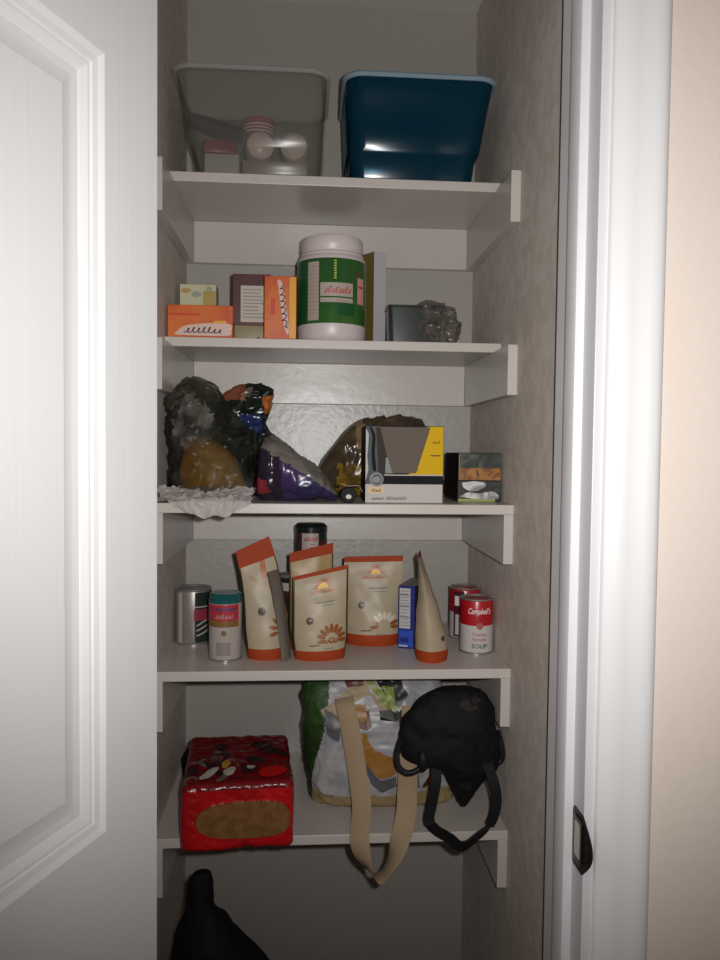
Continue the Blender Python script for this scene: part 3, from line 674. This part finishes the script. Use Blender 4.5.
# stand-up pouches
mat('pouch_cream', '#a99a82', .42, .35, bump=(40, .3)); mat('pouch_orange', '#9a3c1b', .6, .15); mat('pouch_red', '#8c3018', .4); mat('pouch_olive', '#3a3416', .4); mat('pouch_grey', '#6f6862', .35); mat('pouch_yellow', '#9c8050', .4)
mat('sun_yellow', '#dfae1c', .4); mat('sun_orange', '#9c4f14', .4); mat('petal_brown', '#8a4f1c', .4); mat('badge_brown', '#4f3a30', .4); mat('text_grey', '#6f6a66', .5); mat('fan_pale', '#c8bfae', .4)
MP = ['pouch_cream', 'pouch_orange', 'pouch_olive', 'sun_yellow', 'sun_orange', 'petal_brown', 'badge_brown', 'text_grey', 'pouch_yellow', 'pouch_red', 'fan_pale']
def pouch(label, loc, yaw, w_, h_, d_, lean=(0, 0), tilt=0, twist=0, design='full', seal=.07, base=.11, edge=2, group='seed pouches', bend=0, seed=0, cream=0, flat_top=.88, taper=0, lexp=1.3):
    prof = [(0, .92), (.06, 1.0), (.2, .93), (.42, .72), (.68, .38), (flat_top, .07), (1, .035)]
    def th(t):
        for k in range(len(prof) - 1):
            if t <= prof[k + 1][0]:
                f = (t - prof[k][0]) / (prof[k + 1][0] - prof[k][0]); f = f * f * (3 - 2 * f) * .5 + f * .5
                return d_ / 2 * (prof[k][1] + (prof[k + 1][1] - prof[k][1]) * f)
        return d_ / 2 * prof[-1][1]
    def F(s, t, side, e=0):
        wt = w_ / 2 * (.90 + .10 * min(1, t / .25)) * (1 - taper * max(0, t - .3) / .7); x = s * wt
        y = -side * (th(t) * max(0, 1 - abs(s) ** 2.2) ** .75)
        y -= side * e
        cr = .0016 * noise.noise(Vector((x * 40 + seed, t * 6, seed))) * (.3 + sin(pi * min(1, t)))
        y += cr
        y += bend * sin(pi * t)
        a = twist * t; x, y = x * cos(a) - y * sin(a), x * sin(a) + y * cos(a)
        z = h_ * t + tilt * s * w_ / 2 * t
        return Vector((x + lean[0] * t ** lexp, y + lean[1] * t ** 1.5, max(z, 0)))
    root = thing('food_pouch', label, 'pouch', loc, yaw, group)
    N = 30; ss = [-1 + 2 * i / N for i in range(N + 1)]
    def ring(t): return [F(s, t, 1) for s in ss] + [F(s, t, -1) for s in reversed(ss[1:-1])]
    def mf(c): return lambda i, j: (edge if (j < 1 or j >= 2 * N - 1 or N - 1 <= j < N + 1) else c)
    n = 22; tb, tt = base, 1 - seal
    bm = NB(); rings(bm, [ring(tb + (tt - tb) * i / n) for i in range(n + 1)], mfun=mf(cream), cap0=False, cap1=False)
    s_ = lambda a, b, e: F(max(-1, min(1, a / (w_ / 2))), b / h_, 1, e)
    ml = .007
    if design in ('full', 'pale'):
        u = w_ / .105; g = h_
        pr(bm, s_, p_star(.004 * u, .80 * g, .0140, .0205, 10, 0, pi), 4, .0006, ml); pr(bm, s_, p_ell(.004 * u, .80 * g, .0100, .0100, 16, 0, pi), 3, .0010, ml)
        scrawl(bm, s_, -.020 * u, .755 * g, (.026 * u), .0065, 4, 9, .0036, .0009, seed=3 + seed)
        pr(bm, s_, p_rect(-.010 * u, .640 * g, .026 * u, .6535 * g), 7, .0006, ml); pr(bm, s_, p_rect(.0, .605 * g, .024 * u, .612 * g), 7, .0006, ml)
        pr(bm, s_, p_star(-.021 * u, .46 * g, .0075, .0065, 8), 6, .0006, ml); pr(bm, s_, p_ell(-.020 * u, .465 * g, .003, .0015), 0, .0010, ml)
        for k in range(9):
            a = R(-8 + 24.5 * k); rr_ = .020
            cxp, cyp = .020 * u + rr_ * cos(a), .235 * g + rr_ * sin(a)
            if abs(cxp) > w_ / 2 * .94: continue
            pr(bm, s_, p_rot(p_ell(cxp, cyp, .0085, .0038, 12), cxp, cyp, a), (10 if (design == 'pale' and 1 < k < 7) else 5), .0007, ml)
        if design == 'full':
            for cxp, cyp, q_ in ((.020 * u, .225 * g, .006), (.010 * u, .215 * g, .004), (.028 * u, .218 * g, .005)):
                pr(bm, s_, p_ell(cxp, cyp, q_, q_ * .9, 14), 5, .0006, ml); pr(bm, s_, p_ell(cxp, cyp + .001, q_ * .5, q_ * .4, 10), 0, .0010, ml)
        pr_line(bm, s_, [(-.022 * u, .175 * g), (-.004 * u, .182 * g)], .0022, 6, .0006, 3); pr(bm, s_, p_rect(.004 * u, .135 * g, .024 * u, .142 * g), 7, .0006, ml)
    elif design == 'twist':
        pr(bm, s_, [(.0, .70 * h_), (.014, .70 * h_), (.016, .84 * h_), (.004, .84 * h_)], 4, .0006, ml); pr(bm, s_, [(-.03, .78 * h_), (.004, .66 * h_), (.0, .60 * h_)], 8, .0005, ml)
        pr(bm, s_, p_star(-.008, .43 * h_, .0085, .0072, 8), 6, .0006, ml)
        for k in range(5):
            a = R(75 + 30 * k); cxp, cyp = .032 + .022 * cos(a), .25 * h_ + .022 * sin(a)
            pr(bm, s_, p_rot(p_ell(cxp, cyp, .0085, .0036, 12), cxp, cyp, a), 5, .0007, ml)
    elif design == 'edge':
        pr(bm, s_, p_ell(-.02, .22 * h_, .006, .005), 6, .0006, ml)
    obj('body', bm, MP, root, angle=60)
    bm = NB(); rings(bm, [ring(tt + seal * i / 6) for i in range(7)], 1, True, False, True)
    obj('top_seal', bm, MP if design != 'grey' else ['pouch_grey'] * 2, root, angle=60)
    bm = NB(); rings(bm, [ring(tb * i / 5) for i in range(6)], 1, True, True, False)
    obj('base_gusset', bm, MP if design != 'grey' else ['pouch_grey'] * 2, root, angle=60)
    if design == 'grey':
        for ch in root.children: 
            ch.data.materials.clear(); [ch.data.materials.append(MATS['pouch_grey']) for _ in range(3)]
    return root
pouch('cream pouch with orange ends leaning sideways beside the teal-lidded can', (-.1290, -.286, z4), .12, .082, .212, .05, lean=(-.029, .012), tilt=.34, twist=.05, design='twist', taper=.24, lexp=2.2, seal=.16, base=.10, edge=2, seed=2)
pouch('thin grey pouch seen edge-on, leaning against the twisted cream pouch', (-.0940, -.305, z4), R(64), .040, .168, .010, lean=(-.020, .018), design='grey', seal=.05, base=.05, seed=7)
pouch('cream pouch standing in front with a sun printed at its top', (-.0315, -.2945, z4), .10, .103, .165, .048, lean=(.000, -.004), tilt=.22, twist=-.06, design='full', seal=.045, base=.115, seed=0)
pouch('tall orange-topped pouch standing behind the front sun pouch', (-.048, -.225, z4), .10, .086, .198, .036, tilt=.22, twist=.05, design='none', seal=.10, base=.11, seed=5, cream=8)
pouch('cream pouch set back beside the narrow blue box', (.0770, -.190, z4), -.06, .118, .177, .056, tilt=.03, design='pale', seal=.065, base=.13, edge=0, seed=9)
pouch('cream pouch turned edge-on, tapering to a point before the blue box', (.178, -.303, z4), R(78), .083, .199, .062, lean=(-.004, .026), design='edge', seal=.03, base=.11, edge=0, seed=4, flat_top=.96)

# cans behind the pouches
mat('can_wine', '#4a1f26', .3); mat('can_label', '#a89c96', .4); mat('black_lid', '#14171a', .22, .6); mat('canister_dark', '#1b2220', .3); mat('canister_red', '#4a1c20', .4); mat('red_text', '#a8524e', .45)
root = thing('food_can', 'dark can with a pale band half hidden behind the pouches', 'can', (-.0825, -.166, z4))
def q(bm, s):
    pr(bm, s, p_rect(-.045, .108, .045, .124), 1, .0004, .005); pr(bm, s, p_rect(-.04, .096, .04, .106), 2, .0004, .005)
can_body(root, .0358, .137, ['can_dark', 'can_label', 'can_wine'], q); can_ends(root, .0358, .137)
root = thing('canister', 'tall black-lidded canister with a small pale label behind the pouches', 'canister', (-.0485, -.083, z4))
bm = NB(); r_ = .0345; lathe(bm, [(r_ - .002, 0), (r_, .002), (r_, .218)], 48); s_ = cyl(r_)
pr(bm, s_, p_rect(-.0195, .170, .0165, .2155), 1, .0004, .005); pr(bm, s_, p_rect(-.030, .15, -.0205, .218), 2, .0004, .005); pr(bm, s_, p_rect(.018, .15, .05, .2), 2, .0004, .005)
scrawl(bm, s_, -.016, .1985, .013, .009, 3, 6, .003, .0008, seed=21); lines(bm, s_, -.016, .012, .175, .194, 3, 3, .003, .0007, 4)
obj('body', bm, ['canister_dark', 'can_label', 'canister_red', 'red_text'], root)
bm = NB(); lathe(bm, [(r_ + .0008, .214), (r_ + .0008, .226), (r_ - .001, .2285), (r_ - .004, .2300), (r_ - .005, .2325), (.02, .2335)], 48); obj('lid', bm, 'black_lid', root)

# narrow blue box
mat('blue_box', '#1b2a78', .35); mat('blue_dark', '#141333', .35); mat('facts_white', '#b9b4b6', .45); mat('facts_ink', '#77757c', .5); mat('blue_bright', '#2a4bb0', .35)
bm = NB(); w_, d_, h_ = .033, .10, .124; box(bm, 0, w_, 0, d_, 0, h_, bev=.0012); s_ = flat((0, 0, 0), (1, 0, 0), (0, 0, 1))
for f in bm.faces:
    f.normal_update()
    if f.normal.z > .5 or f.normal.x > .5: f.material_index = 1
pr(bm, s_, p_rect(.0025, .040, .0245, .1195), 2, .0004, 1); lines(bm, s_, .004, .0235, .043, .117, 12, 3, .0012, .0007, 6)
for b in (.106, .084, .062): pr(bm, s_, p_rect(.0035, b, .024, b + .0012), 1, .0007, 1)
pr(bm, s_, p_rect(.0025, .004, .030, .036), 4, .0004, 1); pr(bm, s_, p_rect(.004, .012, .022, .022), 0, .0006, 1); pr(bm, s_, p_rect(.002, .004, .020, .007), 2, .0007, 1)
tag(obj('food_box', bm, ['blue_box', 'blue_dark', 'facts_white', 'facts_ink', 'blue_bright'], loc=(.1235, -.2265, z4), yaw=R(-22), smooth=False), 'narrow blue box showing its pale nutrition panel', 'box')

# soup cans
mat('soup_red', '#a31620', .28); mat('soup_white', '#b9b4b0', .32); mat('soup_script', '#e2d4d0', .4); mat('soup_ink', '#3a2428', .45); mat('medal', '#8a7350', .35, metal=.4); mat('soup_red_text', '#b04a58', .4)
def soup(label, x, y, phi, facts=0, h_=.1065):
    root = thing('soup_can', label, 'can', (x, y, z4), 0, 'soup cans'); r_ = .0326
    bm = NB(); lathe(bm, [(r_ - .0012, .0035), (r_ - .0004, .0055), (r_ - .0004, .0555), (r_ - .0004, h_ - .006), (r_ - .0012, h_ - .0038)], 60, mfun=lambda i, j: 0 if i >= 2 else 1)
    s_ = cyl(r_ - .0003, phi)
    text(bm, s_, "Campbell's", 0, .0785, .011, 2, .0005, wid=.046, shear=.35, bold=.012)
    pr(bm, s_, p_ell(0, .0555, .0068, .0068, 24), 4, .0005, .006); pr(bm, s_, p_ell(0, .0555, .0045, .0045, 20), 5, .0008, .006)
    text(bm, s_, 'Chicken', 0, .036, .0065, 5, .0005, wid=.028, bold=.01); text(bm, s_, 'Noodle', 0, .0265, .0065, 5, .0005, wid=.027, bold=.012)
    text(bm, s_, 'SOUP', 0, .0125, .0082, 3, .0005, wid=.030, bold=.012)
    if facts:
        sb = cyl(r_ - .0003, -.62); pr(bm, sb, p_rect(-.012, .006, .012, .100), 6, .0003, .006); pr(bm, sb, p_rect(-.007, .010, .004, .052), 1, .0006, .006); pr(bm, sb, p_rect(-.009, .070, .006, .090), 2, .0006, .006)
    obj('label', bm, ['soup_red', 'soup_white', 'soup_script', 'soup_ink', 'medal', 'soup_red_text', 'can_wine'], root); can_ends(root, r_, h_)
soup('red and white soup can standing in front of its twin', .2745, -.2505, -.02)
soup('red and white soup can half hidden behind its twin', .2755, -.137, 1.35, 1)

# ------------------------------------------------------------------ lowest shelf
z5 = SZ[4]
mat('wrap_red', '#b5121a', .2, .6, noise_col=('#9c0d14', 16, .42, .62), bump=(70, .8, 1, .004)); mat('window_brown', '#7b5632', .35, noise_col=('#6a4826', 60, .4, .6)); mat('print_white', '#b8b0a8', .3); mat('print_dark', '#2b1a1c', .3); mat('print_yellow', '#a8842e', .3); mat('print_grey2', '#6a5c5a', .3); mat('wrap_top_shade', '#6e0e14', .22, .5, bump=(70, .6, 1, .004)); mat('wrap_bright', '#c01510', .2, .6)
bm = NB(); t = bmesh.new(); bmesh.ops.create_cube(t, size=1); W_, D_, H_ = .190, .226, .116
for v in t.verts: v.co = Vector((v.co.x * W_, v.co.y * D_, (v.co.z + .5) * H_))
bmesh.ops.bevel(t, geom=list(t.edges), offset=.011, segments=4, profile=.5, affect='EDGES')
for _ in range(7): bmesh.ops.subdivide_edges(t, edges=[e for e in t.edges if e.calc_length() > .0045], cuts=1, use_grid_fill=True)
for v in t.verts:
    n = crumple(v.co, 26, 6) * .0032 + .003 * noise.noise(v.co * 14)
    d = Vector((v.co.x / W_, v.co.y / D_, (v.co.z - H_ / 2) / H_)).normalized(); v.co += d * n
    if v.co.z < .004: v.co.z = max(0, v.co.z)
for f in t.faces:
    c = f.calc_center_median()
    f.material_index = 0
t.verts.index_update()
vs = [bm.verts.new(v.co) for v in t.verts]
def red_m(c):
    return 0 if c.z < H_ - .010 else 6  # top faces painted a darker red, standing in for grazing light
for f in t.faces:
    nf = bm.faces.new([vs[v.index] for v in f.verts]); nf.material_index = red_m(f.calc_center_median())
t.free()
root = thing('wrapped_package', 'shiny red plastic-wrapped package with a brown oval front panel', 'package', (-.180, -.3085, z5 + .0006), R(4.5))
rs_ = onto(bm, 'z', .3, .004); rn = random.Random(12)
for k in range(26):
    a, b = rn.uniform(-.082, .005), rn.uniform(-.098, .055); ra, rb = rn.uniform(.005, .012), rn.uniform(.008, .020)
    pr(bm, rs_, p_rot(p_ell(a, b, ra, rb, 14), a, b, rn.uniform(-1, 1)), rn.choice([3, 3, 5, 5, 6]), .0006 + .00004 * k, .005)
for k, (a, b, ra, rb, m) in enumerate([(-.050, -.068, .010, .026, 2), (-.014, -.064, .009, .018, 2), (-.022, -.036, .007, .018, 4), (.020, -.055, .016, .018, 3), (.022, -.052, .007, .008, 2), (.060, -.075, .024, .022, 7), (.045, .045, .016, .026, 3), (.030, -.02, .014, .02, 3), (.068, .01, .012, .03, 3)]):
    pr(bm, rs_, p_rot(p_ell(a, b, ra, rb, 18), a, b, .2 * k - .5), m, .0018 + .0001 * k, .005)
obj('wrapper', bm, ['wrap_red', 'window_brown', 'print_white', 'print_dark', 'print_yellow', 'print_grey2', 'wrap_top_shade', 'wrap_bright'], root, angle=80)
bm = NB(); pts = []
for i in range(44):
    a = 2 * pi * i / 44; pts.append((math.copysign(abs(cos(a)) ** .62, cos(a)) * .079, math.copysign(abs(sin(a)) ** .75, sin(a)) * .0305 * (1 - .10 * cos(a + pi))))
rings(bm, [[Vector((.010 + a, -D_ / 2 - .0055 + .004 * (a / .08) ** 2 * 0, .054 + b)) for a, b in pts], [Vector((.010 + a, -D_ / 2 + .006, .054 + b)) for a, b in pts]])
o = obj('front_panel', bm, 'window_brown', root, smooth=False); o['label'] = 'brown oval panel on the red wrapper'
mat('dark_cloth', '#141416', .85, .1)
bm = NB(); rings(bm, bag_rings([(0, 0, .0005, .020, .03), (-.0, 0, .03, .024, .034), (.0, 0, .045, .024, .032), (.003, 0, .058, .018, .026), (.006, 0, .066, .008, .01)], 24, 32, .006, 40, 4))
tag(obj('cloth_bundle', bm, 'dark_cloth', loc=(-.286, -.128, z5), angle=80), 'small dark cloth bundle poking out behind the red package', 'cloth')

# tote bag: printed, crumpled front, with grey shadow patches painted in
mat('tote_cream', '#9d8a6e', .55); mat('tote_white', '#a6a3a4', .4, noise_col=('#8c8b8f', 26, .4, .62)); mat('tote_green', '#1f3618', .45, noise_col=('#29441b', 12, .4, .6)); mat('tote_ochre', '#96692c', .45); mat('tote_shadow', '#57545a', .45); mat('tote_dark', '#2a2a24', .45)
mat('tote_lime', '#7f8a3c', .45); mat('tote_tan', '#8d7a54', .5); mat('tote_red', '#5a2620', .45); mat('tote_back', '#8d867c', .6); mat('strap_cream', '#a08a70', .8, .1, bump=(300, .3)); mat('tote_orange', '#a8552a', .45)
keys = [(.098, -.205, z5 + .0008, .140, .070), (.097, -.205, z5 + .012, .145, .078), (.095, -.205, z5 + .06, .150, .082), (.090, -.205, z5 + .12, .150, .082), (.084, -.208, z5 + .18, .146, .072), (.076, -.210, z5 + .22, .138, .055), (.072, -.212, z5 + .238, .128, .04), (.070, -.212, z5 + .245, .118, .026)]
lim5 = lambda p: Vector((min(p.x, XR - .003), min(p.y, -.02), max(p.z, z5 + .0006)))
rs = bag_rings(keys, 110, 200, .009, 15, 31, expo=3.2, lim=lim5)
def inpoly(x, y, P):
    c = False; j = len(P) - 1
    for i in range(len(P)):
        if (P[i][1] > y) != (P[j][1] > y) and x < (P[j][0] - P[i][0]) * (y - P[i][1]) / (P[j][1] - P[i][1]) + P[i][0]: c = not c
        j = i
    return c
def I(u, v): return ((u - 305) / 535 - .060, 1.016 - (v - 690) / 536)          # drawing units of the printed front
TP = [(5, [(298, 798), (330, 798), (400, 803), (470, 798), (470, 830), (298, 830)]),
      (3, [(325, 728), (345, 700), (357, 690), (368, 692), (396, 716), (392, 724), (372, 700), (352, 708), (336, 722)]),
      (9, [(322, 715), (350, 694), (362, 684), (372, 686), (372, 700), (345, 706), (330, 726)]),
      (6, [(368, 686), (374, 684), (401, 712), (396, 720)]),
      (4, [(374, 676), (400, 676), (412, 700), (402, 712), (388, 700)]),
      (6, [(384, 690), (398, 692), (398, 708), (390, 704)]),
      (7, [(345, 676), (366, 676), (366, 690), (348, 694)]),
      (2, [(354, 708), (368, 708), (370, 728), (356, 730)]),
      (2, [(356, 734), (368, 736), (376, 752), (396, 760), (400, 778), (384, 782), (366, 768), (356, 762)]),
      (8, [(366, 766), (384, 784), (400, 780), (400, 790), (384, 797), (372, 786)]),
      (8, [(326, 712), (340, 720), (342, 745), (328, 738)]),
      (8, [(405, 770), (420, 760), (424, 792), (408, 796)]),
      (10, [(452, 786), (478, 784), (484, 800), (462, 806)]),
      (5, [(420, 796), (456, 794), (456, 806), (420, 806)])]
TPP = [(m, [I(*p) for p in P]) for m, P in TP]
def tote_m(i, j):
    p = rs[i][j]; f = (p.z - z5) / .245
    if p.y > -.215: return 11 if p.x > -.03 else 1
    gx = -.056 + .012 + .030 * max(0, min(1, (f - .25) / .5))
    jx = .004 * noise.noise(Vector(p) * 45)
    if p.x < gx + .2 * jx: return 1
    return 5 if p.z < z5 + .026 + .4 * jx else 0
root = thing('tote_bag', 'printed reusable tote bag with a green side and cream straps', 'bag', (.09, -.205, z5))
bm = NB(); rings(bm, local(rs, Matrix.Translation((-.09, .205, -z5))), mfun=tote_m)
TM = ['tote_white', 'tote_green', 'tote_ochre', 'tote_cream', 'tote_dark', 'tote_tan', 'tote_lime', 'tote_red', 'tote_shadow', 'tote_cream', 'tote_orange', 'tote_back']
b2 = bm.copy()
ts = onto(bm, 'y', -.4, .003)
bmesh.ops.delete(bm, geom=[f for f in bm.faces if f.material_index == 1], context='FACES'); bmesh.ops.delete(b2, geom=[f for f in b2.faces if f.material_index != 1], context='FACES')
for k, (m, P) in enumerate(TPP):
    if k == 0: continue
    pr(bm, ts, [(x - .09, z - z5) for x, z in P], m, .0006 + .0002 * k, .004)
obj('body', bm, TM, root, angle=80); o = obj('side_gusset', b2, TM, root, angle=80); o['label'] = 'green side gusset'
L5 = Matrix.Translation((-.09, .205, -z5))
def strap_pts(ps): return [L5 @ Vector(p) for p in ps]
def wd(t):
    k = max(0, 1 - abs(t - .52) / .16); k = k * k * (3 - 2 * k)
    return (1 - .9 * k, (-.25 if t < .5 else 0) - .9 * k, .15 * (1 - k))
bm = NB(); ribbon(bm, strap_pts([(.016, -.283, 1.000), (.018, -.303, .985), (.028, -.312, .94), (.038, -.322, .88), (.046, -.345, .824), (.042, -.372, .795), (.040, -.386, .775), (.050, -.388, .737), (.074, -.389, .708), (.098, -.388, .737), (.113, -.386, .779), (.124, -.374, .815), (.129, -.350, .845), (.134, -.320, .870), (.138, -.2955, .90), (.142, -.2945, .95), (.143, -.291, .985)]), .036, .0018, 120, 0, wd)
obj('strap', bm, 'strap_cream', root, angle=60)

# black bag slung in front of the tote
mat('black_cloth', '#0c0c0d', .75, .25, bump=(160, .25)); mat('black_strap', '#121214', .6, .3, bump=(220, .3)); mat('dark_red_print', '#1c0f0e', .75)
root = thing('sling_bag', 'slumped black cloth bag with hanging looped strap', 'bag', (.21, -.335, z5))
L6 = Matrix.Translation((-.21, .335, -z5))
keys = [(.236, -.338, .814, .006, .006), (.236, -.339, .826, .014, .012), (.237, -.341, .85, .027, .022), (.240, -.343, .875, .044, .03), (.236, -.344, .892, .062, .038), (.214, -.344, .905, .086, .043), (.208, -.344, .925, .094, .045), (.206, -.344, .955, .091, .045), (.208, -.343, .985, .083, .042), (.214, -.341, 1.01, .068, .034), (.220, -.340, 1.029, .046, .022), (.224, -.340, 1.038, .014, .005)]
rs6 = bag_rings(keys, 60, 72, .010, 16, 41, lim=lambda p: Vector((min(p.x, .288 if p.z > .955 else .303), p.y, p.z)))
bm = NB(); rings(bm, local(rs6, L6)); ss_ = onto(bm, 'y', -.3, .002)
for a, b, ra, rb in ((.018, .232, .011, .006), (.040, .236, .009, .005), (.030, .225, .014, .004)): pr(bm, ss_, p_ell(a, b, ra, rb, 14), 1, .0008, .004)
obj('body', bm, ['black_cloth', 'dark_red_print'], root, angle=80)
bm = NB(); ribbon(bm, [L6 @ Vector(p) for p in [(.178, -.372, .915), (.175, -.385, .88), (.168, -.388, .84), (.163, -.390, .812), (.176, -.392, .795), (.200, -.392, .780), (.222, -.392, .764), (.248, -.392, .780), (.272, -.391, .802), (.284, -.389, .835), (.281, -.386, .872), (.268, -.372, .910)]], .021, .004, 100, 0, lambda t: (1, .2, 0) if (t < .3 or t > .72) else (.35, -.3, .9))
obj('strap', bm, 'black_strap', root, angle=60)
bm = NB(); tube(bm, [L6 @ Vector(p) for p in [(.116, -.352, .945), (.107, -.372, .928), (.108, -.380, .908), (.120, -.384, .897), (.134, -.384, .897), (.150, -.381, .905), (.157, -.376, .918), (.160, -.368, .93)]], .0052, 50, 10); obj('cord_loop', bm, 'black_strap', root)
bm = NB(); tube(bm, [L6 @ Vector(p) for p in [(.149, -.383, .935), (.151, -.386, .925), (.152, -.386, .908), (.151, -.385, .900)]], lambda t: .004 + .005 * sin(pi * t), 16, 12); obj('cord_lock', bm, 'black_strap', root)
bm = NB(); tube(bm, [L6 @ Vector(p) for p in [(.296, -.345, .955), (.302, -.35, .93), (.304, -.35, .908), (.298, -.35, .898), (.288, -.35, .90)]], .0055, 24, 10); obj('side_tab', bm, 'black_strap', root)

# ------------------------------------------------------------------ floor
keys = [(-.20, -.33, .001, .105, .075), (-.20, -.33, .03, .112, .085), (-.20, -.33, .25, .112, .085), (-.200, -.33, .42, .112, .080), (-.206, -.33, .50, .098, .07), (-.220, -.33, .54, .077, .062), (-.233, -.33, .575, .058, .05), (-.240, -.33, .605, .043, .036), (-.2475, -.33, .633, .0275, .026), (-.2475, -.33, .66, .0235, .02), (-.246, -.33, .682, .0205, .016), (-.243, -.33, .6945, .0155, .012), (-.240, -.33, .699, .007, .005)]
rs = bag_rings(keys, 80, 64, .009, 9, 51, lim=lambda p: Vector((max(p.x, XL + .003), p.y, max(p.z, .0006))))
bm = NB(); rings(bm, local(rs, Matrix.Translation((.2, .33, 0))))
tag(obj('garment_bag', bm, 'black_cloth', loc=(-.2, -.33, 0), angle=80), 'tall black cloth bag standing on the closet floor below the red package', 'bag')
